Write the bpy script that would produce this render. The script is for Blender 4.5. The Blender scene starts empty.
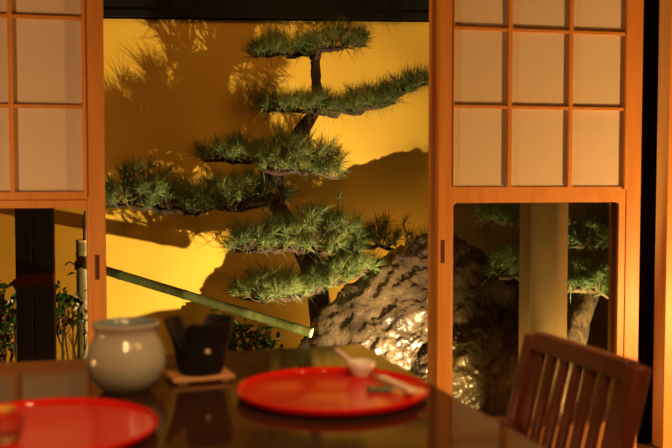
import bpy, math, random
import numpy as np
from mathutils import Vector, Matrix, noise
R = math.radians
random.seed(7)
rng = np.random.default_rng(11)
SC = bpy.context.scene
COL = SC.collection

# ------------------------------------------------------------ camera
CAM_H, YAW, PITCH, FPX = 1.08, R(12.5), R(2.82), 933.0
cam_d = bpy.data.cameras.new('camera')
cam_d.sensor_width = 36.0
cam_d.lens = 36.0 * FPX / 672.0
cam_d.dof.use_dof = True
cam_d.dof.focus_distance = 5.05
cam_d.dof.aperture_fstop = 3.6
cam_d.clip_start = 0.05
cam = bpy.data.objects.new('camera', cam_d)
COL.objects.link(cam)
cam.location = (0, 0, CAM_H)
cam.rotation_euler = (math.pi / 2 - PITCH, 0, -YAW)
SC.camera = cam

# ------------------------------------------------------------ world, exposure
w = bpy.data.worlds.new('night')
SC.world = w
w.use_nodes = True
w.node_tree.nodes['Background'].inputs[0].default_value = (1.0, 0.55, 0.25, 1)
w.node_tree.nodes['Background'].inputs[1].default_value = 0.004
SC.view_settings.view_transform = 'Standard'
SC.view_settings.look = 'None'
SC.view_settings.gamma = 1
SC.view_settings.use_curve_mapping = False
SC.view_settings.exposure = 0.0


def ray(px, py):
    """direction of a photo point from the lens, one metre deep along the optical axis"""
    f = Vector((math.sin(YAW) * math.cos(PITCH), math.cos(YAW) * math.cos(PITCH), -math.sin(PITCH)))
    r = Vector((math.cos(YAW), -math.sin(YAW), 0))
    u = r.cross(f)
    return f + r * ((px - 336) / FPX) - u * ((py - 224) / FPX)


def at(px, py, Z):
    return Vector((0, 0, CAM_H)) + ray(px, py) * Z


def on_z(px, py, z):
    d = ray(px, py)
    return Vector((0, 0, CAM_H)) + d * ((z - CAM_H) / d.z)


def on_y(px, py, y):
    d = ray(px, py)
    return Vector((0, 0, CAM_H)) + d * (y / d.y)


def light(name, kind, loc, energy, color, size=0.05, target=None, cone=None, blend=0.3):
    d = bpy.data.lights.new(name, kind)
    d.energy = energy
    d.color = color
    if kind == 'AREA':
        d.shape = 'DISK'
        d.size = size
    else:
        d.shadow_soft_size = size
    if cone:
        d.spot_size = R(cone)
        d.spot_blend = blend
    o = bpy.data.objects.new(name, d)
    COL.objects.link(o)
    o.location = loc
    if target is not None:
        o.rotation_euler = (Vector(target) - Vector(loc)).to_track_quat('-Z', 'Y').to_euler()
    return o


WARM = (1.0, 0.54, 0.22)
# garden spotlight on the ground outside, in front of the boulder
light('garden_spotlight', 'SPOT', (1.518, 3.66, -0.143), 610, (1.0, 0.76, 0.40), 0.009,
      target=at(165, 275, 5.3), cone=108, blend=1.0)
# second garden spotlight by the right hand pine
light('garden_spotlight_small', 'SPOT', (1.98, 3.78, -0.2), 430, (1.0, 0.78, 0.42), 0.03,
      target=at(592, 240, 4.4), cone=60, blend=0.6)
# soft low garden lamp that fills the wall's shade
light('wall_washer', 'POINT', at(395, 318, 5.56), 12, (1.0, 0.66, 0.25), 0.03)
light('garden_spotlight_rear', 'SPOT', (1.57, 3.72, -0.16), 85, (1.0, 0.78, 0.42), 0.03,
      target=at(528, 258, 4.5), cone=64, blend=0.6)
# fill light added over the opening to lift the wall's shade
light('eave_fill', 'AREA', (0.75, 3.85, 2.4), 9, (1.0, 0.50, 0.16), 0.5, target=(0.9, 5.4, 0.9))
# the room: a low floor lamp out of frame at the right, ceiling downlights, a lamp at the left
light('floor_lamp_light', 'POINT', (2.78, 2.42, 0.36), 140, (1.0, 0.48, 0.13), 0.07)
for i, (x, y, e) in enumerate(((-0.08, -0.45, 95), (1.45, 0.30, 60), (0.45, 0.05, 75))):
    light('ceiling_downlight', 'SPOT', (x, y, 2.42), e, WARM, 0.035, target=(0.15 + 0.3 * x, 1.45, 0.7), cone=62, blend=0.8)
light('left_lamp_light', 'POINT', (-1.55, 2.0, 0.6), 85, (1.0, 0.50, 0.18), 0.12)


# ------------------------------------------------------------ materials
def mat(name, color, rough=0.5, color2=None, scale=8.0, bump=0.0, bscale=40.0, metal=0.0, coat=0.0,
        stretch=(1, 1, 1), detail=6.0, spec=0.5, trans=0.0):
    m = bpy.data.materials.new(name)
    m.use_nodes = True
    nt = m.node_tree
    b = nt.nodes['Principled BSDF']
    b.inputs['Base Color'].default_value = (*color, 1)
    b.inputs['Roughness'].default_value = rough
    b.inputs['Metallic'].default_value = metal
    b.inputs['Specular IOR Level'].default_value = spec
    b.inputs['Coat Weight'].default_value = coat
    b.inputs['Coat Roughness'].default_value = 0.05
    b.inputs['Transmission Weight'].default_value = trans
    if color2 or bump:
        tc = nt.nodes.new('ShaderNodeTexCoord')
        mp = nt.nodes.new('ShaderNodeMapping')
        mp.inputs['Scale'].default_value = stretch
        nt.links.new(tc.outputs['Object'], mp.inputs[0])
    if color2:
        n = nt.nodes.new('ShaderNodeTexNoise')
        n.inputs['Scale'].default_value = scale
        n.inputs['Detail'].default_value = detail
        nt.links.new(mp.outputs[0], n.inputs['Vector'])
        cr = nt.nodes.new('ShaderNodeValToRGB')
        cr.color_ramp.elements[0].position = 0.35
        cr.color_ramp.elements[1].position = 0.65
        cr.color_ramp.elements[0].color = (*color, 1)
        cr.color_ramp.elements[1].color = (*color2, 1)
        nt.links.new(n.outputs[0], cr.inputs[0])
        nt.links.new(cr.outputs[0], b.inputs['Base Color'])
    if bump:
        n2 = nt.nodes.new('ShaderNodeTexNoise')
        n2.inputs['Scale'].default_value = bscale
        n2.inputs['Detail'].default_value = detail
        nt.links.new(mp.outputs[0], n2.inputs['Vector'])
        bp = nt.nodes.new('ShaderNodeBump')
        bp.inputs['Strength'].default_value = bump
        bp.inputs['Distance'].default_value = 0.01
        nt.links.new(n2.outputs[0], bp.inputs['Height'])
        nt.links.new(bp.outputs[0], b.inputs['Normal'])
    return m


def paper_mat():
    m = bpy.data.materials.new('shoji_paper')
    m.use_nodes = True
    nt = m.node_tree
    nt.nodes.clear()
    out = nt.nodes.new('ShaderNodeOutputMaterial')
    mix = nt.nodes.new('ShaderNodeMixShader')
    mix.inputs[0].default_value = 0.12
    d = nt.nodes.new('ShaderNodeBsdfDiffuse')
    t = nt.nodes.new('ShaderNodeBsdfTranslucent')
    tc = nt.nodes.new('ShaderNodeTexCoord')
    n = nt.nodes.new('ShaderNodeTexNoise')
    n.inputs['Scale'].default_value = 30
    n.inputs['Detail'].default_value = 8
    cr = nt.nodes.new('ShaderNodeValToRGB')
    cr.color_ramp.elements[0].color = (0.76, 0.70, 0.60, 1)
    cr.color_ramp.elements[1].color = (0.84, 0.78, 0.68, 1)
    nt.links.new(tc.outputs['Object'], n.inputs['Vector'])
    nt.links.new(n.outputs[0], cr.inputs[0])
    nt.links.new(cr.outputs[0], d.inputs[0])
    t.inputs[0].default_value = (0.8, 0.72, 0.58, 1)
    nt.links.new(d.outputs[0], mix.inputs[1])
    nt.links.new(t.outputs[0], mix.inputs[2])
    nt.links.new(mix.outputs[0], out.inputs[0])
    return m


def glass_mat(name, tint):
    m = bpy.data.materials.new(name)
    m.use_nodes = True
    nt = m.node_tree
    nt.nodes.clear()
    out = nt.nodes.new('ShaderNodeOutputMaterial')
    mix = nt.nodes.new('ShaderNodeMixShader')
    fr = nt.nodes.new('ShaderNodeFresnel')
    fr.inputs[0].default_value = 1.5
    t = nt.nodes.new('ShaderNodeBsdfTransparent')
    t.inputs[0].default_value = (*tint, 1)
    g = nt.nodes.new('ShaderNodeBsdfGlossy')
    g.inputs['Roughness'].default_value = 0.0
    nt.links.new(fr.outputs[0], mix.inputs[0])
    nt.links.new(t.outputs[0], mix.inputs[1])
    nt.links.new(g.outputs[0], mix.inputs[2])
    nt.links.new(mix.outputs[0], out.inputs[0])
    return m


M = dict(
    cedar=mat('pale_cedar', (0.62, 0.27, 0.060), 0.42, (0.70, 0.33, 0.085), 5, 0.05, 60, stretch=(6, 6, 0.5)),
    paper=paper_mat(),
    glass=glass_mat('window_glass', (0.66, 0.60, 0.52)),
    dglass=glass_mat('tinted_glass', (0.86, 0.85, 0.76)),
    gold=mat('gold_plaster', (0.70, 0.405, 0.030), 0.75, (0.76, 0.455, 0.044), 3, 0.12, 90),
    unlit_wall=mat('unlit_garden_wall', (0.16, 0.10, 0.035), 0.7, (0.21, 0.135, 0.05), 5, stretch=(8, 8, 0.6)),
    black=mat('black_wood', (0.004, 0.0035, 0.003), 0.6, (0.006, 0.005, 0.004), 6, stretch=(6, 6, 0.5), spec=0.2),
    reflection_post=mat('reflection_post_wood', (0.155, 0.083, 0.022), 0.6, (0.20, 0.11, 0.032), 4, stretch=(7, 7, 0.4)),
    roomwall=mat('room_plaster', (0.14, 0.08, 0.04), 0.9, (0.16, 0.09, 0.05), 6),
    floor=mat('floor_boards', (0.10, 0.05, 0.025), 0.4, (0.14, 0.07, 0.035), 4, stretch=(1, 8, 1)),
    soil=mat('garden_moss', (0.035, 0.04, 0.012), 0.95, (0.06, 0.05, 0.02), 7, 0.6, 40),
    table=mat('dark_table', (0.034, 0.014, 0.007), 0.07, (0.048, 0.020, 0.010), 3, 0.0, coat=0.0, spec=0.25, stretch=(0.8, 9, 1)),
    red=mat('red_lacquer', (0.60, 0.013, 0.005), 0.11, spec=0.22),
    blacklac=mat('black_lacquer', (0.012, 0.008, 0.007), 0.15, coat=0.5),
    chair=mat('reddish_chair_wood', (0.085, 0.018, 0.008), 0.38, (0.12, 0.025, 0.011), 5, stretch=(8, 8, 0.7)),
    seat=mat('dark_seat_fabric', (0.02, 0.014, 0.012), 0.9),
    celadon=mat('pale_glaze', (0.36, 0.36, 0.27), 0.16, (0.41, 0.41, 0.32), 9, coat=0.4),
    celadon_in=mat('blue_grey_glaze', (0.20, 0.27, 0.25), 0.2, coat=0.3),
    brazier=mat('black_clay', (0.008, 0.007, 0.0065), 0.55, (0.012, 0.010, 0.009), 30, 0.1, 80, spec=0.25),
    pale_spot=mat('pale_spot_white', (0.75, 0.68, 0.58), 0.25),
    board=mat('pale_board', (0.50, 0.25, 0.09), 0.5, (0.58, 0.30, 0.11), 6, stretch=(1, 8, 1)),
    white=mat('white_porcelain', (0.78, 0.72, 0.64), 0.18, coat=0.3),
    sleeve=mat('paper_sleeve', (0.80, 0.70, 0.55), 0.7),
    stick=mat('chopstick_wood', (0.42, 0.18, 0.07), 0.5, (0.5, 0.23, 0.09), 10, stretch=(10, 1, 10)),
    tan=mat('tan_napkin', (0.62, 0.36, 0.13), 0.8, (0.7, 0.42, 0.17), 20),
    teal=mat('teal_glaze', (0.05, 0.10, 0.075), 0.2, (0.08, 0.15, 0.11), 12, coat=0.4),
    yellow=mat('mustard_glaze', (0.62, 0.36, 0.05), 0.35),
    bamboo=mat('green_bamboo', (0.042, 0.052, 0.013), 0.35, (0.07, 0.08, 0.02), 4, stretch=(10, 10, 0.8)),
    bamboo_pale=mat('weathered_bamboo', (0.22, 0.20, 0.09), 0.4, (0.28, 0.26, 0.13), 5, stretch=(10, 10, 0.8)),
    bamboo_cut=mat('bamboo_cut_end', (0.72, 0.56, 0.28), 0.6),
    rope=mat('black_rope', (0.012, 0.010, 0.008), 0.85, bump=0.4, bscale=200),
    bark=mat('pine_bark', (0.016, 0.008, 0.004), 0.9, (0.075, 0.036, 0.016), 22, 0.9, 45, stretch=(1, 1, 0.5)),
    bark_pale=mat('pale_pine_bark', (0.035, 0.017, 0.007), 0.8, (0.10, 0.055, 0.022), 28, 0.9, 50, stretch=(1, 1, 0.5)),
    needle=mat('pine_needles', (0.050, 0.092, 0.018), 0.42, (0.150, 0.180, 0.040), 9),
    needle2=mat('bright_pine_needles', (0.06, 0.13, 0.030), 0.42, (0.13, 0.21, 0.055), 9),
    leaf=mat('shrub_leaves', (0.020, 0.060, 0.014), 0.35, (0.04, 0.10, 0.02), 12),
    twig=mat('shrub_twig', (0.06, 0.032, 0.015), 0.8),
    rock=mat('wet_rock', (0.022, 0.015, 0.009), 0.24, (0.095, 0.064, 0.034), 6, 1.0, 32, detail=10, spec=0.7),
    red_shape=mat('dark_red_wood', (0.09, 0.014, 0.008), 0.5),
    pull=mat('recessed_pull', (0.10, 0.022, 0.008), 0.5),
)


# ------------------------------------------------------------ mesh collector
class MB:
    def __init__(self):
        self.v, self.f = [], []

    def add(self, vs, fs):
        o = len(self.v)
        self.v += [tuple(p) for p in vs]
        self.f += [tuple(i + o for i in f) for f in fs]
        return self

    def box(self, x0, x1, y0, y1, z0, z1, mx=None):
        vs = [Vector((x, y, z)) for z in (z0, z1) for y in (y0, y1) for x in (x0, x1)]
        if mx is not None:
            vs = [mx @ p for p in vs]
        return self.add(vs, [(0, 2, 3, 1), (4, 5, 7, 6), (0, 1, 5, 4), (2, 6, 7, 3), (0, 4, 6, 2), (1, 3, 7, 5)])

    def tube(self, pts, rad, n=8, caps=True, squash=None):
        pts = [Vector(p) for p in pts]
        if not hasattr(rad, '__len__'):
            rad = [rad] * len(pts)
        vs, fs = [], []
        ref = None
        for i, p in enumerate(pts):
            t = (pts[min(i + 1, len(pts) - 1)] - pts[max(i - 1, 0)]).normalized()
            if ref is None:
                ref = t.orthogonal().normalized()
            ref = (ref - t * ref.dot(t))
            ref = ref.normalized() if ref.length > 1e-6 else t.orthogonal().normalized()
            b = t.cross(ref)
            for k in range(n):
                a = 2 * math.pi * k / n
                vs.append(p + (ref * math.cos(a) + b * math.sin(a)) * rad[i])
        for i in range(len(pts) - 1):
            for k in range(n):
                k2 = (k + 1) % n
                fs.append((i * n + k, i * n + k2, (i + 1) * n + k2, (i + 1) * n + k))
        if caps:
            fs.append(tuple(reversed(range(n))))
            fs.append(tuple(range((len(pts) - 1) * n, len(pts) * n)))
        return self.add(vs, fs)

    def lathe(self, prof, n=48, c=(0, 0, 0), closed=False):
        """prof: (radius, z) from outside bottom along the outline"""
        vs, fs, idx = [], [], []
        c = Vector(c)
        for (r, z) in prof:
            if r < 1e-6:
                idx.append([len(vs)] * n)
                vs.append(c + Vector((0, 0, z)))
            else:
                idx.append(list(range(len(vs), len(vs) + n)))
                for k in range(n):
                    a = 2 * math.pi * k / n
                    vs.append(c + Vector((r * math.cos(a), r * math.sin(a), z)))
        m = len(prof)
        for i in range(m if closed else m - 1):
            A, B = idx[i], idx[(i + 1) % m]
            for k in range(n):
                k2 = (k + 1) % n
                q = []
                for j in (A[k], A[k2], B[k2], B[k]):
                    if j not in q:
                        q.append(j)
                if len(q) > 2:
                    fs.append(tuple(q))
        return self.add(vs, fs)

    def ring_frame(self, x0, x1, z0, z1, ix0, ix1, iz0, iz1, rad, y0, y1, seg=6):
        """flat frame in the xz plane whose opening has rounded corners"""
        inner, outer = [], []
        for (cx, cz, a0, ox, oz) in ((ix1 - rad, iz1 - rad, 0, x1, z1), (ix0 + rad, iz1 - rad, 90, x0, z1),
                                     (ix0 + rad, iz0 + rad, 180, x0, z0), (ix1 - rad, iz0 + rad, 270, x1, z0)):
            for s in range(seg + 1):
                a = R(a0 + 90 * s / seg)
                inner.append((cx + rad * math.cos(a), cz + rad * math.sin(a)))
                outer.append((ox, oz))
        n = len(inner)
        vs = [(x, y0, z) for x, z in inner] + [(x, y0, z) for x, z in outer] + \
             [(x, y1, z) for x, z in inner] + [(x, y1, z) for x, z in outer]
        fs = []
        for k in range(n):
            j = (k + 1) % n
            fs.append((k, j, n + j, n + k))
            fs.append((2 * n + k, 3 * n + k, 3 * n + j, 2 * n + j))
            fs.append((k, 2 * n + k, 2 * n + j, j))
            fs.append((n + k, n + j, 3 * n + j, 3 * n + k))
        return self.add(vs, fs)

    def build(self, name, material, parent=None, smooth=False, bevel=0.0, loc=None):
        me = bpy.data.meshes.new(name)
        off = Vector((0, 0, 0))
        if parent is not None:
            p = parent
            while p is not None:
                off += Vector(p.location)
                p = p.parent
        elif loc is not None:
            off = Vector(loc)
        me.from_pydata([tuple(Vector(p) - off) for p in self.v], [], self.f)
        me.validate()
        me.materials.append(material)
        import bmesh
        bm = bmesh.new()
        bm.from_mesh(me)
        bmesh.ops.remove_doubles(bm, verts=bm.verts, dist=1e-6)
        bmesh.ops.recalc_face_normals(bm, faces=bm.faces)
        bm.to_mesh(me)
        bm.free()
        o = bpy.data.objects.new(name, me)
        COL.objects.link(o)
        if parent is not None:
            o.parent = parent
        elif loc is not None:
            o.location = loc
        if smooth:
            for p in me.polygons:
                p.use_smooth = True
            if smooth == 'auto':
                es = o.modifiers.new('edges', 'EDGE_SPLIT')
                es.split_angle = R(40)
        if bevel:
            b = o.modifiers.new('bevel', 'BEVEL')
            b.width = bevel
            b.segments = 2
            b.limit_method = 'ANGLE'
        return o


def tag(o, label=None, cat=None, group=None, kind=None):
    if label:
        o['label'] = label
    if cat:
        o['category'] = cat
    if group:
        o['group'] = group
    if kind:
        o['kind'] = kind
    return o


def thing(name, label, cat, loc, group=None):
    o = bpy.data.objects.new(name, None)
    o.empty_display_size = 0.05
    COL.objects.link(o)
    o.location = loc
    return tag(o, label, cat, group)


def struct(name, mb, m, **k):
    return tag(mb.build(name, m, **k), kind='structure')


# ------------------------------------------------------------ the room shell
FZ = -0.06                                            # floor level
D = 3.50                                              # room side plane of the sliding doors
struct('floor', MB().box(-2.6, 3.6, -2.2, D + 0.08, FZ - 0.06, FZ), M['floor'])
struct('ceiling', MB().box(-2.6, 3.6, -2.2, D + 0.08, 2.5, 2.56), M['roomwall'])
struct('wall_left', MB().box(-2.66, -2.6, -2.2, D + 0.08, FZ, 2.5), M['roomwall'])
struct('wall_right', MB().box(3.6, 3.66, -2.2, D + 0.08, FZ, 2.5), M['roomwall'])
struct('wall_back', MB().box(-2.6, 3.6, -2.26, -2.2, FZ, 2.5), M['roomwall'])
struct('wall_front', MB().box(-2.6, 3.6, D, D + 0.08, 2.07, 2.5), M['roomwall'])
struct('trim_1', MB().box(-2.6, 3.6, D - 0.02, D + 0.10, 2.031, 2.07), M['cedar'])          # door head
struct('trim_2', MB().box(2.178, 2.26, D - 0.02, D + 0.065, FZ, 2.031), M['cedar'], bevel=0.003)  # right post
struct('wall_side', MB().box(2.26, 3.6, D + 0.0, D + 0.06, FZ, 2.031), M['cedar'])
struct('trim_3', MB().box(2.115, 2.27, D + 0.14, D + 0.24, -0.3, 2.6), M['black'])            # black box added to keep the gap dark


def shoji(idx, x0, x1, y, lat_x, bars, rail_top, rail_bot, glass, stile_l, stile_r, pull_x, pull_z, gmar=0.030, lattice=True, groove=False):
    """sliding door: paper lattice above, glass below. x0..x1 outer width, front face at y"""
    t = bpy.data.objects.new('door_%d' % idx, None)
    COL.objects.link(t)
    t.location = ((x0 + x1) / 2, y, 0)
    tag(t, kind='structure')
    th = 0.032
    top = 2.03
    m = MB()
    m.box(x0, x0 + stile_l, y, y + th, FZ, top)
    m.box(x1 - stile_r, x1, y, y + th, FZ, top)
    m.build('stiles', M['cedar'], t, bevel=0.003)
    m = MB()
    ix0, ix1 = x0 + stile_l, x1 - stile_r
    m.box(ix0, ix1, y + 0.002, y + th - 0.002, 1.985, top)
    m.build('top_rail', M['cedar'], t, bevel=0.002)
    fr = MB()
    ft = rail_top - 0.030 if groove else rail_top
    fr.ring_frame(ix0, ix1, FZ, ft, ix0 + 0.006, ix1 - gmar, 0.06, rail_bot, 0.016, y + 0.004, y + th - 0.004)
    fr.build('glass_frame', M['cedar'], t, bevel=0.002)
    MB().box(ix0 + 0.002, ix1 - 0.010, y + 0.014, y + 0.019, 0.05, rail_bot + 0.01).build('glass_pane', glass, t)
    if lattice:
        la = MB()
        wb = 0.0085
        yb0, yb1 = y - 0.004, y + 0.0135
        zs = list(bars)
        for lx in lat_x:
            la.box(lx - wb, lx + wb, yb0, yb1, rail_top, 1.985)
        for z in zs:
            la.box(ix0, ix1, yb0 + 0.0015, yb1 - 0.001, z - 0.0065, z + 0.0065)
        # the lattice's own border
        la.box(ix0, ix0 + 0.004, yb0, yb1, rail_top, 1.985)
        la.box(ix1 - 0.014, ix1, yb0 - 0.004, yb1, rail_top - 0.012, 1.985)
        if groove:
            la.box(ix0, ix1, y + 0.013, y + th - 0.005, rail_top - 0.04, rail_top - 0.001)
            la.box(ix0, ix1, yb0 - 0.002, yb1, rail_top - 0.026, rail_top)
        la.build('lattice', M['cedar'], t, bevel=0.0015)
        MB().box(ix0, ix1, y + 0.0140, y + 0.0150, rail_top - 0.0, 1.985).build('paper', M['paper'], t)
    if pull_x is not None:
        MB().box(pull_x - 0.008, pull_x + 0.008, y - 0.0012, y + 0.004, pull_z - 0.046, pull_z + 0.046).build('finger_pull', M['pull'], t, bevel=0.0005)
    return t


# right door, in front
shoji(1, 1.187, 2.069, D, (1.486, 1.748), (1.362, 1.668), 1.045, 0.981, M['dglass'], 0.060, 0.066, 1.208, 0.79)
# left door
shoji(2, -0.968, -0.085, D, (-0.660, -0.406), (1.336, 1.652), 1.030, 0.972, M['glass'], 0.062, 0.063, -0.116, 0.755, gmar=0.006, groove=True)
# right door, behind: only its leading stile shows beside the front one
e = on_y(430.5, 200, D + 0.042)
shoji(3, e.x, 2.062, D + 0.042, (e.x + 0.31, e.x + 0.56), (1.362, 1.668), 1.045, 0.981, M['dglass'], 0.060, 0.066, None, 0)

# ------------------------------------------------------------ the garden setting
struct('ground', MB().box(-3.5, 5.5, D + 0.12, 7.5, -0.36, -0.30), M['soil'])
gA, gB = at(-160, 300, 5.52), at(448, 300, 5.76)
dirw = (Vector((gB.x, gB.y, 0)) - Vector((gA.x, gA.y, 0))).normalized()
nrm = Vector((-dirw.y, dirw.x, 0))
gmx = Matrix(((dirw.x, nrm.x, 0, gA.x), (dirw.y, nrm.y, 0, gA.y), (0, 0, 1, 0), (0, 0, 0, 1)))
glen = (Vector((gB.x, gB.y, 0)) - Vector((gA.x, gA.y, 0))).length
struct('wall_garden', MB().box(-1.0, glen, 0, 0.12, -0.3, 2.6, gmx), M['gold'])
struct('trim_4', MB().box(-1.0, glen + 1.5, -0.07, 0, 2.025, 3.2, gmx).box(-1.0, glen + 1.5, -0.085, 0, 2.025, 2.065, gmx), M['black'])
struct('wall_garden_unlit', MB().box(glen, glen + 3.2, 0.0, 0.10, -0.3, 2.6, gmx), M['unlit_wall'])  # unlit right end of the garden wall, its shade put into the brown
# pale upright added in place of a reflection in the right glass
p0, p1 = on_y(530, 270, 3.86), on_y(568, 270, 3.86)
struct('trim_5', MB().box(p0.x, p1.x, 3.86, 3.98, -0.3, 2.6), M['reflection_post'], bevel=0.004)
# two black posts seen through the left glass
for i, (a, b) in enumerate(((15.5, 32.0), (33.4, 54.0))):
    q0, q1 = on_y(a, 270, 4.25), on_y(b, 270, 4.25)
    struct('trim_%d' % (6 + i), MB().box(q0.x, q1.x, 4.25, 4.33, -0.3, 2.6), M['black'], bevel=0.002)

# ------------------------------------------------------------ boulder
def boulder():
    import bmesh
    bm = bmesh.new()
    bmesh.ops.create_icosphere(bm, subdivisions=7, radius=1.0)
    c = at(430, 300, 5.05)
    c.z = 0.0
    dirs = np.array([v.co.normalized() for v in bm.verts])
    rad = np.zeros(len(dirs))
    # overlapping lobes seen from the stone's core: (centre, radii, roundness)
    for lc, lr, p in (((0.06, 0.11, 0.0), (0.86, 0.40, 0.81), 1.28), ((-0.30, -0.15, -0.16), (0.50, 0.32, 0.26), 2.2),
                      ((0.24, -0.10, -0.05), (0.42, 0.32, 0.36), 2.0)):
        lc, lr = np.array(lc), np.array(lr)
        lo, hi = np.zeros(len(dirs)), np.full(len(dirs), 2.0)
        for _ in range(30):
            mid = (lo + hi) / 2
            q = dirs * mid[:, None] - lc
            q[:, 1] -= 0.28 * np.minimum(0, q[:, 0])          # the left shoulder comes forward
            q = np.abs(q / lr)
            ins = (q ** p).sum(1) < 1
            lo, hi = np.where(ins, mid, lo), np.where(ins, hi, mid)
        rad = np.maximum(rad, lo)
    for v, d, r0 in zip(bm.verts, dirs, rad):
        d = Vector(d)
        q = d * r0 * 2.6 + Vector((3.1, 0.4, 1.7))
        n1 = noise.fractal(q * 0.9, 0.9, 2.0, 4)
        cell = noise.voronoi(q * 1.5)[0]
        crack = min(0.14, cell[1] - cell[0]) / 0.14
        qs = Vector((q.x * 0.8 + q.z * 0.6, q.y, (q.z * 0.8 - q.x * 0.6) * 2.2))
        rid = 1.0 - abs(noise.fractal(qs * 1.5, 0.9, 2.0, 3)) * 2.0
        n3 = noise.fractal(q * 6.5, 0.8, 2.1, 4)
        v.co = d * (r0 + 0.030 * n1 - 0.006 * (1 - crack) + 0.020 * rid + 0.013 * n3 + 0.007 * noise.noise(q * 19) + 0.005 * noise.noise(q * 34))
    me = bpy.data.meshes.new('boulder')
    bm.to_mesh(me)
    bm.free()
    for p in me.polygons:
        p.use_smooth = True
    me.materials.append(M['rock'])
    o = bpy.data.objects.new('boulder', me)
    COL.objects.link(o)
    o.location = c
    o.rotation_euler = (0, 0, -YAW)
    return tag(o, 'large rough wet brown boulder at the foot of the pine against the gold wall', 'rock')


boulder()

# ------------------------------------------------------------ pines
def needles_mesh(name, tufts, nper, length, width, material, parent, spread=1.0):
    """tufts: list of (base, axis); every needle a slim three sided spike"""
    T = len(tufts)
    B = np.repeat(np.array([t[0] for t in tufts]), nper, axis=0)
    A = np.repeat(np.array([t[1] for t in tufts]), nper, axis=0)
    N = T * nper
    dirs = A + rng.normal(0, 1, (N, 3)) * spread * 0.62
    dirs[:, 2] += 0.05
    dirs /= np.linalg.norm(dirs, axis=1)[:, None]
    L = length * rng.uniform(0.7, 1.15, N)
    B = B + dirs * rng.uniform(0, 0.012, N)[:, None] + A * rng.uniform(-0.02, 0.012, N)[:, None]
    ref = rng.normal(0, 1, (N, 3))
    s = np.cross(dirs, ref)
    s /= np.linalg.norm(s, axis=1)[:, None]
    t = np.cross(dirs, s)
    V = np.empty((N, 4, 3))
    for k in range(3):
        a = 2 * math.pi * k / 3
        V[:, k] = B + (s * math.cos(a) + t * math.sin(a)) * width
    V[:, 3] = B + dirs * L[:, None]
    V[:, 3, 2] -= 0.04 * L
    base = (np.arange(N) * 4)[:, None]
    F = np.concatenate([base + np.array([[0, 1, 3]]), base + np.array([[1, 2, 3]]), base + np.array([[2, 0, 3]])], axis=0)
    off = Vector((0, 0, 0))
    p = parent
    while p is not None:
        off += p.location
        p = p.parent
    me = bpy.data.meshes.new(name)
    me.vertices.add(N * 4)
    me.vertices.foreach_set('co', (V.reshape(-1, 3) - np.array(off)).ravel())
    me.loops.add(len(F) * 3)
    me.loops.foreach_set('vertex_index', F.ravel().astype(np.int32))
    me.polygons.add(len(F))
    me.polygons.foreach_set('loop_start', (np.arange(len(F)) * 3).astype(np.int32))
    me.update()
    me.validate()
    me.materials.append(material)
    o = bpy.data.objects.new(name, me)
    COL.objects.link(o)
    o.parent = parent
    return o


def wander(a, b, n, amp, sag=0.0):
    pts = []
    for i in range(n + 1):
        t = i / n
        p = a.lerp(b, t)
        k = math.sin(math.pi * t)
        p += Vector((random.gauss(0, amp), random.gauss(0, amp), random.gauss(0, amp))) * min(1, 2 * k)
        p.z -= sag * k
        pts.append(p)
    return pts


def pine_pad(tree, trunk_pt, xl, yl, xr, yr, h, Z, dens, bark, need, length=0.098, dz=0.15, nper=24, r0=0.02):
    sc = Z / FPX
    cx, cy = (xl + xr) / 2, (yl + yr) / 2
    hw = (xr - xl) / 2
    hint = at(cx, cy, Z)
    fwd = Vector((math.sin(YAW), math.cos(YAW), 0))
    br = MB()
    # main branch runs from the trunk along the base line
    A, Bp = at(xl + 8, yl, Z), at(xr - 8, yr, Z)
    ends = [A, Bp]
    dl = [(p - trunk_pt).length for p in ends]
    near, far = (A, Bp) if dl[0] < dl[1] else (Bp, A)
    main = []
    if (near - trunk_pt).length > 0.03:
        main += wander(trunk_pt, near, 4, 0.010)[:-1]
    main += wander(near, far, 7, 0.014)
    n = len(main)
    br.tube(main, [r0 * (1 - 0.75 * i / (n - 1)) + 0.003 for i in range(n)], 7)
    cnt = max(8, int(2 * hw * dens * 0.86))
    tufts = []
    for i in range(cnt):
        while True:
            a, d = random.uniform(-1, 1), random.uniform(-1, 1)
            if a * a * 0.9 + d * d < 1:
                break
        dome = math.sqrt(max(0.0, 1 - 0.75 * a * a - 0.6 * d * d))
        hm = max(5.0, h - length / sc * 0.55)
        lump = 0.85 + 0.75 * noise.noise(Vector((a * hw * 0.06 + cx, d * 2.2, yl * 0.1)))
        y = hm * dome * lump * (random.random() ** 0.8) + 1
        base = hint + (at(cx + a * hw * 0.93, yl + (yr - yl) * (a + 1) / 2 - y, Z) - hint) + fwd * (d * dz)
        out = Vector((0, 0, 0.72)) + (at(cx + 40, cy, Z) - hint).normalized() * a * 0.55 + fwd * d * 0.5
        out += Vector((random.gauss(0, .22), random.gauss(0, .22), random.gauss(0, .18)))
        out.normalize()
        tufts.append((tuple(base), tuple(out)))
        # twig
        if i % 2 == 0:
            j = min(range(len(main)), key=lambda k: (main[k] - base).length)
            s = main[j]
            mid = s.lerp(base, 0.55) + Vector((random.gauss(0, .012), random.gauss(0, .012), -0.012))
            br.tube([s, mid, base, base + out * 0.018], [0.0055, 0.0042, 0.0032, 0.002], 4)
    b = br.build('branch', bark, tree, smooth=True)
    needles_mesh('foliage', tufts, nper, length, 0.0017, need, tree)
    return b


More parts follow.
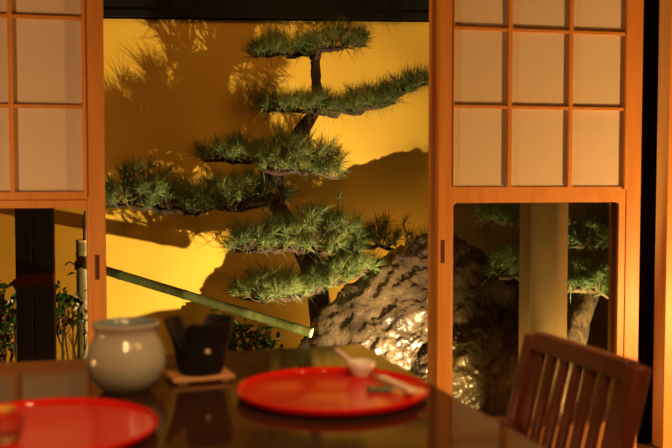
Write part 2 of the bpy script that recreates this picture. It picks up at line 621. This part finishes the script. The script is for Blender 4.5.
def trunk(tree, path, bark):
    pts, rad = [], []
    for i in range(len(path) - 1):
        (x, y, Z, r), (x2, y2, Z2, r2) = path[i], path[i + 1]
        for k in range(5):
            t = k / 5
            p = at(x + (x2 - x) * t, y + (y2 - y) * t, Z + (Z2 - Z) * t)
            pts.append(p)
            rad.append(r + (r2 - r) * t)
    x, y, Z, r = path[-1]
    pts.append(at(x, y, Z))
    rad.append(r)
    # soften the corners
    for _ in range(3):
        pts = [pts[0]] + [(pts[i - 1] + pts[i] * 2 + pts[i + 1]) / 4 for i in range(1, len(pts) - 1)] + [pts[-1]]
    rad = [q * (1 + 0.10 * noise.noise(p * 14)) for p, q in zip(pts, rad)]
    m = MB().tube(pts, rad, 16)
    vs = []
    for v in m.v:
        v = Vector(v)
        vs.append(tuple(v + noise.noise_vector(v * 26) * 0.006 + noise.noise_vector(v * 70) * 0.003))
    m.v = vs
    m.build('trunk', bark, tree, smooth=True)
    return pts


base = at(322, 352, 5.15)
pine = thing('pine_tree', 'tall trained pine with layered needle pads in front of the lit gold wall', 'tree', (base.x, base.y, -0.30))
tp = trunk(pine, [(324, 420, 5.15, 0.082), (322, 350, 5.15, 0.068), (320, 300, 5.13, 0.062), (312, 268, 5.12, 0.058), (298, 238, 5.11, 0.054),
                  (280, 212, 5.10, 0.050), (271, 190, 5.10, 0.047), (282, 162, 5.10, 0.044), (298, 136, 5.10, 0.040),
                  (314, 114, 5.09, 0.034), (317, 92, 5.09, 0.029), (315, 66, 5.09, 0.024), (320, 44, 5.09, 0.012)], M['bark'])


def near_trunk(px, py, Z):
    q = at(px, py, Z)
    return min(tp, key=lambda p: (p - q).length)


PADS = [  # left end, right end of the base line, height, depth, density, trunk hint
    (248, 56, 318, 54, 24, 5.10, 1.3, (316, 66)), (306, 52, 366, 46, 27, 5.05, 1.3, (318, 58)),
    (256, 110, 342, 113, 24, 5.05, 1.3, (316, 108)), (328, 116, 398, 104, 28, 5.11, 1.25, (314, 112)), (372, 106, 433, 84, 24, 5.13, 1.2, (314, 110)),
    (196, 161, 266, 160, 30, 5.28, 1.4, (284, 160)), (254, 168, 348, 178, 46, 5.01, 1.5, (284, 160)),
    (98, 206, 192, 210, 54, 5.22, 1.5, (272, 195)), (176, 213, 292, 202, 42, 5.16, 1.5, (272, 195)),
    (226, 251, 304, 250, 42, 4.99, 1.6, (300, 240)), (286, 252, 364, 254, 62, 5.01, 1.7, (300, 240)),
    (232, 298, 308, 297, 34, 4.99, 1.6, (316, 285)), (296, 294, 376, 272, 36, 5.03, 1.5, (316, 285)),
    (350, 246, 432, 252, 34, 5.44, 0.7, (304, 245)),
]
for (xl, yl, xr, yr, h, Z, dn, hint) in PADS:
    pine_pad(pine, near_trunk(hint[0], hint[1], 5.10), xl, yl, xr, yr, h, Z, dn, M['bark'], M['needle'], dz=(0.06 if Z > 5.4 else 0.15), r0=(0.027 if xl < 180 else 0.02))

b2 = at(560, 380, 4.45)
pine2 = thing('pine_tree', 'smaller pine with leaning scaly trunk seen through the right door glass', 'tree', (b2.x, b2.y, -0.30))
tp2 = trunk(pine2, [(554, 470, 4.45, 0.070), (572, 350, 4.45, 0.064), (580, 312, 4.45, 0.058), (593, 284, 4.45, 0.044), (601, 258, 4.45, 0.028),
                    (606, 226, 4.45, 0.020), (604, 200, 4.45, 0.010)], M['bark_pale'])
for (xl, yl, xr, yr, h, Z, dn, hint) in [
    (562, 246, 650, 250, 48, 4.40, 1.6, (604, 230)), (560, 292, 650, 294, 48, 4.40, 1.6, (600, 262)),
    (492, 278, 545, 270, 42, 4.50, 1.3, (592, 280)), (476, 222, 552, 228, 24, 4.55, 1.0, (604, 225))]:
    q = at(hint[0], hint[1], 4.45)
    pine_pad(pine2, min(tp2, key=lambda p: (p - q).length), xl, yl, xr, yr, h, Z, dn, M['bark_pale'], M['needle2'], length=0.085, dz=0.16)


# ------------------------------------------------------------ bamboo spout
def culm(m, a, b, r, nodes, n=20):
    """bamboo stem with swollen node rings; a and b its ends"""
    pts, rad = [], []
    L = (b - a).length
    ts = [0.0, 1.0]
    for t in nodes:
        for dt, k in ((-0.012, 1.0), (-0.004, 1.10), (0.0, 1.02), (0.004, 1.10), (0.012, 1.0)):
            ts.append(t + dt / L)
    prof = {0.0: 1, 1.0: 1}
    for t in nodes:
        for dt, k in ((-0.012, 1.0), (-0.004, 1.10), (0.0, 1.02), (0.004, 1.10), (0.012, 1.0)):
            prof[t + dt / L] = k
    for t in sorted(prof):
        pts.append(a.lerp(b, t))
        rad.append(r * prof[t])
    m.tube(pts, rad, n, caps=False)


pa, pb = at(85, 264.4, 5.032), at(312, 333, 4.80)
sp = thing('bamboo_spout', 'slanting green bamboo water spout with open cut end beside the boulder', 'pipe', tuple(pb))
m = MB()
culm(m, pa, pb, 0.0245, (0.16, 0.45, 0.72, 0.93))
m.build('culm', M['bamboo'], sp, smooth=True)
ax = (pb - pa).normalized()
m = MB()
m.tube([pb - ax * 0.006, pb + ax * 0.0005, pb + ax * 0.0005, pb - ax * 0.05], [0.0247, 0.0247, 0.0165, 0.0160], 20, caps=False)
m.build('cut_rim', M['bamboo_cut'], sp, smooth='auto')
va, vb = at(82, 400, 5.09), at(82, 240, 5.09)
va = Vector((vb.x, vb.y, -0.30))
po = thing('bamboo_post', 'upright weathered bamboo post holding the spout beside left door stile', 'post', tuple(va))
m = MB()
culm(m, va, vb, 0.033, (0.36, 0.50, 0.675, 0.93))
m.build('culm', M['bamboo_pale'], po, smooth=True)
m = MB().tube([vb - Vector((0, 0, 0.01)), vb, vb, vb - Vector((0, 0, 0.04))], [0.0335, 0.0335, 0.026, 0.025], 20, caps=False)
m.build('cut_rim', M['bamboo_cut'], po, smooth='auto')
m = MB()
for k in range(3):
    zc = vb.z - 0.125 - 0.011 * k
    pts = [Vector((vb.x + 0.038 * math.cos(a), vb.y + 0.038 * math.sin(a), zc + 0.012 * math.sin(a + k))) for a in [2 * math.pi * i / 24 for i in range(25)]]
    m.tube(pts, 0.0055, 6, caps=False)
e0 = Vector((vb.x - 0.036, vb.y - 0.02, vb.z - 0.135))
m.tube([e0, e0 + Vector((-0.03, -0.01, 0.02)), e0 + Vector((-0.055, -0.012, 0.0))], 0.004, 6)
m.build('rope_tie', M['rope'], po, smooth=True)
m = MB().tube([vb + Vector((0.012, 0, -0.03)), vb + Vector((0.014, 0, 0.07)), vb + Vector((0.017, 0, 0.16))], [0.008, 0.0075, 0.006], 8)
m.build('stub', M['rope'], po, smooth=True)


# ------------------------------------------------------------ shrubs
def leaf(m, base, axis, L, W):
    axis = axis.normalized()
    side = axis.cross(Vector((random.gauss(0, 1), random.gauss(0, 1), random.gauss(0, 1)))).normalized()
    up = side.cross(axis)
    th = up * 0.0006
    rows = [(0, 0.12), (0.3, 0.85), (0.55, 1.0), (0.8, 0.62), (1.0, 0.03)]
    vs, fs = [], []
    for t, wd in rows:
        c = base + axis * (L * t) - up * (0.18 * L * t * t)
        for s, k in ((-1, .0), (0, -.12), (1, .0)):
            vs.append(c + side * (s * wd * W) + up * (abs(s) * 0.25 * wd * W))
    n = len(vs)
    vs += [v - th for v in vs[:]]
    for i in range(len(rows) - 1):
        for j in range(2):
            a = i * 3 + j
            fs.append((a, a + 1, a + 4, a + 3))
            fs.append((n + a, n + a + 3, n + a + 4, n + a + 1))
    m.add(vs, fs)


def shrub(name, label, root, spots, L, W, nleaf, mat_leaf=None):
    t = thing(name, label, 'shrub', tuple(root))
    st, lf = MB(), MB()
    for q in spots:
        path = wander(Vector(root) + Vector((random.gauss(0, .02), random.gauss(0, .02), 0)), q, 5, 0.02)
        st.tube(path, [0.008, 0.007, 0.006, 0.005, 0.004, 0.003], 5)
        for k in range(nleaf):
            c = q + Vector((random.gauss(0, .035), random.gauss(0, .035), random.gauss(0, .035)))
            j = path[-2]
            if k % 3 == 0:
                st.tube([j, j.lerp(c, .6) + Vector((0, 0, .006)), c], [0.003, 0.002, 0.0012], 4)
            ax = Vector((random.gauss(0, 1), random.gauss(0, 1), random.gauss(0, .5) + 0.15))
            leaf(lf, c, ax, L * random.uniform(.7, 1.2), W * random.uniform(.8, 1.15))
    st.build('stems', M['twig'], t, smooth=True)
    lf.build('leaves', mat_leaf or M['leaf'], t)
    return t


def px_spots(lst, Z, dz=0.12):
    return [at(x, y, Z + random.uniform(-dz, dz)) for x, y in lst]


r1 = at(242, 370, 5.42)
r1.z = -0.30
shrub('leafy_shrub', 'low dark leafy shrub under the bamboo spout behind the black brazier', r1,
      px_spots([(216, 326), (222, 330), (220, 340), (236, 332), (240, 327), (250, 338), (258, 328), (266, 334), (272, 345), (232, 348), (252, 350), (228, 328), (262, 345), (245, 345)], 5.42, 0.05), 0.050, 0.013, 15)
r2 = at(8, 380, 4.7)
r2.z = -0.30
shrub('leafy_shrub', 'green leafy shrub at far left behind the black posts and door glass', r2,
      px_spots([(4, 292), (2, 310), (12, 300), (14, 318), (6, 328), (-8, 300), (-6, 325), (10, 340), (16, 335), (0, 345)], 4.7), 0.055, 0.017, 14)
r3 = at(58, 380, 4.85)
r3.z = -0.30
shrub('leafy_shrub', 'thin twiggy shrub between the black posts and the bamboo post', r3,
      px_spots([(60, 292), (66, 300), (62, 308), (72, 305), (60, 300), (80, 318), (84, 324), (70, 312)], 4.85), 0.048, 0.016, 12)

# dark red board standing in for a reddish shape in the left glass
lb0, lb1 = on_y(8, 282, 4.21), on_y(55, 282, 4.21)
m = MB()
zt = lb0.z
m.add([(lb0.x, 4.16, zt - .012), (lb1.x, 4.16, zt - .012), (lb1.x, 4.25, zt - .012), (lb0.x, 4.25, zt - .012),
       (lb0.x + .05, 4.20, zt + .032), (lb1.x - .004, 4.20, zt + .032), (lb1.x - .004, 4.25, zt + .032), (lb0.x + .05, 4.25, zt + .032)],
      [(0, 3, 2, 1), (4, 5, 6, 7), (0, 1, 5, 4), (1, 2, 6, 5), (2, 3, 7, 6), (3, 0, 4, 7)])
tag(m.build('red_board', M['red_shape'], bevel=0.003, loc=(lb0.x, 4.2, zt)), 'narrow dark red sloped board standing in for a reddish shape in the left glass', 'red_shape')

# ------------------------------------------------------------ table
TZ = 0.70
TA = math.atan2(0.053, -0.857) - math.pi / 2          # the right edge's turn
corner = Vector((0.518, 2.06, 0))
ux = Vector((-0.998, -0.062, 0)).normalized()         # along the far edge, to the left
uy = Vector((0.062, -0.998, 0)).normalized()          # along the right edge, towards the viewer
TW, TD = 1.55, 1.02
tb = thing('dining_table', 'glossy dark brown wooden dining table in the foreground', 'table', (corner + ux * TW / 2 + uy * TD / 2))
tmx = Matrix(((-ux.x, uy.x * -1, 0, corner.x), (-ux.y, -uy.y, 0, corner.y), (0, 0, 1, 0), (0, 0, 0, 1)))
m = MB().box(-TW, 0, -TD, 0, TZ - 0.032, TZ, tmx)
m.build('tabletop', M['table'], tb, bevel=0.004)
m = MB()
m.box(-TW + .06, -.06, -.085, -.06, TZ - .10, TZ - .032, tmx).box(-TW + .06, -.06, -TD + .06, -TD + .085, TZ - .10, TZ - .032, tmx)
m.box(-.085, -.06, -TD + .085, -.085, TZ - .10, TZ - .032, tmx).box(-TW + .06, -TW + .085, -TD + .085, -.085, TZ - .10, TZ - .032, tmx)
m.build('apron', M['table'], tb)
for sx in (-TW + .06, -.12):
    for sy in (-TD + .06, -.12):
        MB().box(sx, sx + .06, sy, sy + .06, FZ, TZ - .032, tmx).build('leg', M['table'], tb, bevel=0.004)


# ------------------------------------------------------------ chair
def chair():
    far, nr = Vector((0.874, 1.925, 0.74)), Vector((0.909, 1.514, 0.74))
    wv = (far - nr)
    W = wv.length
    ey = wv.normalized()                               # across the chair, away from the viewer
    ex = Vector((ey.y, -ey.x, 0))                      # backwards, away from the table
    mid = (far + nr) / 2
    org = Vector((mid.x, mid.y, 0)) - ex * 0.30
    t = thing('dining_chair', 'reddish brown wooden chair with slatted back drawn up to the right table edge', 'chair', tuple(org))
    mx = Matrix(((ex.x, ey.x, 0, org.x), (ex.y, ey.y, 0, org.y), (0, 0, 1, 0), (0, 0, 0, 1)))
    H = W / 2
    seat_z = 0.37

    def back_x(z):
        return 0.30 - (0.74 - z) * 0.24

    def slant(m, y0, y1, z0, z1, t0, t1):
        """upright slanted piece following the back's rake; t0..t1 its thickness span"""
        vs = []
        for z in (z0, z1):
            for (x, y) in ((back_x(z) + t0, y0), (back_x(z) + t1, y0), (back_x(z) + t1, y1), (back_x(z) + t0, y1)):
                vs.append(mx @ Vector((x, y, z)))
        m.add(vs, [(0, 3, 2, 1), (4, 5, 6, 7), (0, 1, 5, 4), (1, 2, 6, 5), (2, 3, 7, 6), (3, 0, 4, 7)])
        return m
    for s in (-1, 1):
        y0, y1 = (H - .034, H) if s > 0 else (-H, -H + .034)
        slant(MB(), y0, y1, FZ, 0.735, -0.018, 0.018).build('back_leg', M['chair'], t, bevel=0.004)
        MB().box(-.21, -.175, y0, y1, FZ, .53, mx).build('front_leg', M['chair'], t, bevel=0.004)
        MB().box(-.225, back_x(.545) - .018, y0 - .006, y1 + .006, .53, .552, mx).build('armrest', M['chair'], t, bevel=0.005)
    slant(MB(), -H + .034, H - .034, 0.705, 0.742, -0.015, 0.015).build('top_rail', M['chair'], t, bevel=0.004)
    slant(MB(), -H + .034, H - .034, 0.43, 0.465, -0.012, 0.012).build('lower_rail', M['chair'], t, bevel=0.003)
    ns = 7
    span = W - .068
    for k in range(ns):
        y = -H + .034 + span * (k + 0.5) / ns
        slant(MB(), y - .0135, y + .0135, 0.465, 0.706, -0.0075, 0.0075).build('slat', M['chair'], t, bevel=0.002)
    MB().box(-.215, back_x(seat_z) - .02, -H + .036, H - .036, seat_z - .055, seat_z - .012, mx).build('seat_frame', M['chair'], t, bevel=0.003)
    MB().box(-.212, back_x(seat_z) - .024, -H + .038, H - .038, seat_z - .012, seat_z + .025, mx).build('seat_cushion', M['seat'], t, bevel=0.012)
    for s in (-1, 1):
        y = s * (H - .017)
        MB().box(-.18, back_x(.16) - .01, y - .009, y + .009, .14, .175, mx).build('stretcher', M['chair'], t, bevel=0.002)


chair()


# ------------------------------------------------------------ tableware
def lathe_part(name, prof, material, parent, n=64, z=TZ, smooth='auto', c=None):
    c = parent.location if c is None else c
    return MB().lathe(prof, n, (c.x, c.y, z)).build(name, material, parent, smooth=smooth)


jc = Vector((-0.008, 1.700, TZ))
jar = thing('ceramic_jar', 'round pale grey glazed jar with wide flared mouth on the table', 'jar', tuple(jc))
out = [(0, 0.0), (0.038, 0.0), (0.042, 0.003), (0.053, 0.012), (0.064, 0.028), (0.0705, 0.047), (0.0715, 0.060), (0.068, 0.078),
       (0.0615, 0.093), (0.0565, 0.103), (0.0548, 0.110), (0.0552, 0.116), (0.0585, 0.122), (0.0605, 0.126), (0.0598, 0.129)]
inn = [(0.0575, 0.1295), (0.0545, 0.126), (0.0510, 0.117), (0.0505, 0.108), (0.058, 0.092), (0.064, 0.075), (0.0665, 0.058), (0.060, 0.030), (0.040, 0.010), (0, 0.008)]
ZS = 0.95
out, inn = [(r, z * ZS) for r, z in out], [(r, z * ZS) for r, z in inn]
lathe_part('body', out + inn[:1], M['celadon'], jar, smooth=True)
lathe_part('interior', inn, M['celadon_in'], jar, smooth=True)


t0, t1 = on_z(237.5, 389, TZ + .0165), on_z(432.5, 389, TZ + .0165)
TR = (t0 - t1).length / 2
tc1 = (on_z(335, 367, TZ + .0165) + on_z(335, 411, TZ + .0165)) / 2
tl = on_z(46, 399, TZ + .0165)


def tray(c, label):
    t = thing('serving_tray', label, 'tray', (c[0], c[1], TZ), 'round red lacquer trays on the table')
    r = TR
    lathe_part('tray_top', [(0, 0.0105), (r - .012, 0.0105), (r - .008, 0.0112), (r - .005, 0.0165), (r - .003, 0.0182), (r - .001, 0.0175), (r, 0.0150), (r - .003, 0.0078), (r - .012, 0.0066), (0, 0.0066)], M['red'], t, 128)
    lathe_part('tray_base', [(0, 0.0066), (r - .013, 0.0066), (r - .018, 0.002), (r - .024, 0.0), (0, 0.0)], M['blacklac'], t, 128)
    return t


tray(((t0.x + t1.x) / 2, tc1.y), 'red lacquer tray holding a white cup and chopsticks near the table corner')
tray((-0.128, tl.y - TR), 'red lacquer tray in front of the pale jar with a clear glass on it')
RT = TZ + 0.0106


def brazier():
    bc = on_z(201, 379, TZ)
    bc = Vector((bc.x, bc.y, 0))
    bd = thing('wooden_board', 'small pale wooden board under the black brazier', 'board', (bc.x, bc.y, TZ))
    rot = Matrix.Translation((bc.x, bc.y, TZ)) @ Matrix.Rotation(R(8), 4, 'Z')
    MB().box(-.060, .056, -.040, .045, 0.004, .012, rot).build('plank', M['board'], bd, bevel=0.002)
    for s in (-.04, .04):
        MB().box(s - .008, s + .008, -.036, .042, 0, .004, rot).build('foot', M['board'], bd)
    z0 = TZ + 0.0132
    t = thing('tabletop_brazier', 'small black clay brazier with three tall prongs on its rim', 'brazier', (bc.x, bc.y, z0))
    n = 120
    lugs = [R(-76), R(163), R(44)]
    tall = [0.100, 0.102, 0.102]
    wid = [R(36), R(34), R(28)]

    def top(a):
        h = 0.052
        for la, tl, wd in zip(lugs, tall, wid):
            d = abs((a - la + math.pi) % (2 * math.pi) - math.pi)
            k = 1 - min(1, max(0, (d - wd) / R(22)))
            k = k * k * (3 - 2 * k)
            h = max(h, 0.052 + (tl - 0.052) * k)
        return h

    def rad(z):
        return 0.040 + 0.013 * (z / 0.06) ** 0.7 + (0.010 * max(0, (z - 0.05) / 0.05) ** 1.4)
    m = MB()
    rows_o, rows_i = 14, 10
    vs, fs = [], []
    for i in range(rows_o + 1):
        for k in range(n):
            a = 2 * math.pi * k / n
            z = top(a) * i / rows_o
            r = rad(z)
            vs.append((bc.x + r * math.cos(a), bc.y + r * math.sin(a), z0 + z))
    for i in range(rows_i + 1):
        for k in range(n):
            a = 2 * math.pi * k / n
            h = top(a)
            z = h + (0.022 - h) * i / rows_i
            r = rad(z) - 0.0075
            vs.append((bc.x + r * math.cos(a), bc.y + r * math.sin(a), z0 + z))
    tot = rows_o + rows_i + 2
    for i in range(tot - 1):
        for k in range(n):
            k2 = (k + 1) % n
            fs.append((i * n + k, i * n + k2, (i + 1) * n + k2, (i + 1) * n + k))
    fs.append(tuple(range(n)))
    fs.append(tuple(range((tot - 1) * n, tot * n)))
    m.add(vs, fs)
    m.build('body', M['brazier'], t, smooth='auto')
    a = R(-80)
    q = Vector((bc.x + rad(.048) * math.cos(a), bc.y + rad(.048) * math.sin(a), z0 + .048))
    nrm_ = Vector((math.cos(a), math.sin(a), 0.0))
    MB().tube([q - nrm_ * .002, q + nrm_ * .0015, q + nrm_ * .0025], [.0045, .0045, .003], 16).build('pale_spot', M['pale_spot'], t, smooth=True)  # small raised pale disc for the white spot on the body


brazier()

# white cup with spoon
cc = on_z(361, 376, RT)
cup = thing('small_cup', 'small white porcelain cup with angled sides on the far red tray', 'cup', (cc.x, cc.y, RT))
lathe_part('bowl', [(0, 0), (0.016, 0), (0.0175, 0.002), (0.024, 0.016), (0.0272, 0.027), (0.0262, 0.028), (0.024, 0.026), (0.020, 0.014), (0.0125, 0.005), (0, 0.005)], M['white'], cup, 40, RT, True)
sa, sb = at(336, 349.5, 1.83), Vector((cc.x, cc.y, RT + .010))
spn = thing('ceramic_spoon', 'white ceramic spoon leaning in the small white cup', 'spoon', tuple(sb))
d = (sb - sa)
MB().tube([sa, sa + d * .08, sa + d * .5, sa + d * .72], [.0052, .0070, .0062, .0055], 12).build('handle', M['white'], spn, smooth=True)
MB().tube([sa + d * .70, sa + d * .80, sa + d * .92, sb], [.0058, .0090, .0095, .004], 12).build('spoon_bowl', M['white'], spn, smooth=True)

# chopsticks in a paper sleeve
ca, cb = on_z(371, 373, RT + .012), on_z(412.5, 391.5, RT + .010)
ch = thing('chopstick_sleeve', 'pale paper sleeve around the chopsticks on the far red tray', 'sleeve', tuple(ca.lerp(cb, .65)))
dv = (cb - ca).normalized()
sv = dv.cross(Vector((0, 0, 1))).normalized()
up = sv.cross(dv)
L = (cb - ca).length
smx = Matrix(((dv.x, sv.x, up.x, ca.x), (dv.y, sv.y, up.y, ca.y), (dv.z, sv.z, up.z, ca.z), (0, 0, 0, 1)))
MB().box(L * .26, L * .99, -.0075, .0075, -.0045, .0050, smx).build('sleeve', M['sleeve'], ch, bevel=0.003)
for i, s in enumerate((-.0042, .0042)):
    c1 = ca + sv * s
    k = MB().tube([c1, c1 + dv * L * .3], [.0018, .0030], 8).build('chopstick', M['stick'], loc=tuple(c1), smooth=True)
    tag(k, 'thin brown wooden chopstick tip showing from the paper sleeve', 'chopstick', 'pair of chopsticks')

# tan folded napkin, oval
nc = on_z(408, 392.5, RT)
m = MB()
prof = [(0, 0.0), (1.0, 0.0), (1.04, 0.0025), (1.0, 0.005), (0.5, 0.0065), (0, 0.007)]
m.lathe([(r * .03, z) for r, z in prof], 40, (0, 0, 0))
m.v = [(x * 1.0, y * 0.72, z) for x, y, z in m.v]
m.v = [tuple(Matrix.Rotation(R(-18), 3, 'Z') @ Vector(v) + Vector((nc.x, nc.y, RT))) for v in m.v]
tag(m.build('folded_napkin', M['tan'], smooth='auto', loc=(nc.x, nc.y, RT)), 'small tan rounded napkin under the end of the chopstick sleeve', 'napkin')

# teal chopstick rest
rc = on_z(379.5, 391.5, RT)
rx = Matrix.Translation((rc.x, rc.y, RT)) @ Matrix.Rotation(R(-12), 4, 'Z')
cr_ = thing('chopstick_rest', 'dark teal glazed rectangular chopstick rest on the far red tray', 'chopstick rest', (rc.x, rc.y, RT))
m = MB()
vs, fs = [], []
nx = 12
for i in range(nx + 1):
    t = i / nx * 2 - 1
    x = t * .022
    h = .0065 + .0035 * t * t
    for (y, z) in ((-.009, 0), (.009, 0), (.009, h), (-.009, h)):
        vs.append(rx @ Vector((x, y, z)))
for i in range(nx):
    for j in range(4):
        fs.append((i * 4 + j, i * 4 + (j + 1) % 4, (i + 1) * 4 + (j + 1) % 4, (i + 1) * 4 + j))
fs += [(3, 2, 1, 0), (nx * 4, nx * 4 + 1, nx * 4 + 2, nx * 4 + 3)]
m.add(vs, fs)
m.build('block', M['teal'], cr_, bevel=0.0015)

# left tray: clear glass and a mustard dish
gl = bpy.data.materials.new('clear_glass')
gl.use_nodes = True
gb = gl.node_tree.nodes['Principled BSDF']
gb.inputs['Transmission Weight'].default_value = 1.0
gb.inputs['Roughness'].default_value = 0.02
gb.inputs['IOR'].default_value = 1.5
gb.inputs['Base Color'].default_value = (0.95, 0.95, 0.93, 1)
gc = on_z(6, 441, RT)
gt = thing('cut_glass_cup', 'small clear cut glass cup at the left edge of the near tray', 'glass', (gc.x, gc.y, RT))
m = MB()
n = 40
prof = [(0, 0.0), (0.015, 0.0), (0.017, 0.002), (0.021, 0.012), (0.0235, 0.022), (0.0245, 0.034), (0.0228, 0.0345), (0.0215, 0.022), (0.018, 0.010), (0, 0.008)]
m.lathe(prof, n, (0, 0, 0))
vv = []
for (x, y, z) in m.v:
    a = math.atan2(y, x)
    k = 1 + (0.05 * math.cos(10 * a) if math.hypot(x, y) > .0195 and z < .03 else 0)
    vv.append((gc.x + x * k, gc.y + y * k, RT + z))
m.v = vv
m.build('cup_body', gl, gt)
yc = on_z(2, 415, RT)
yd = thing('small_dish', 'small mustard yellow dish behind the clear glass at left', 'dish', (yc.x, yc.y, RT))
lathe_part('dish', [(0, 0), (0.014, 0), (0.0155, 0.002), (0.021, 0.009), (0.0215, 0.0105), (0.0205, 0.0105), (0.014, 0.004), (0, 0.004)], M['yellow'], yd, 40, RT)
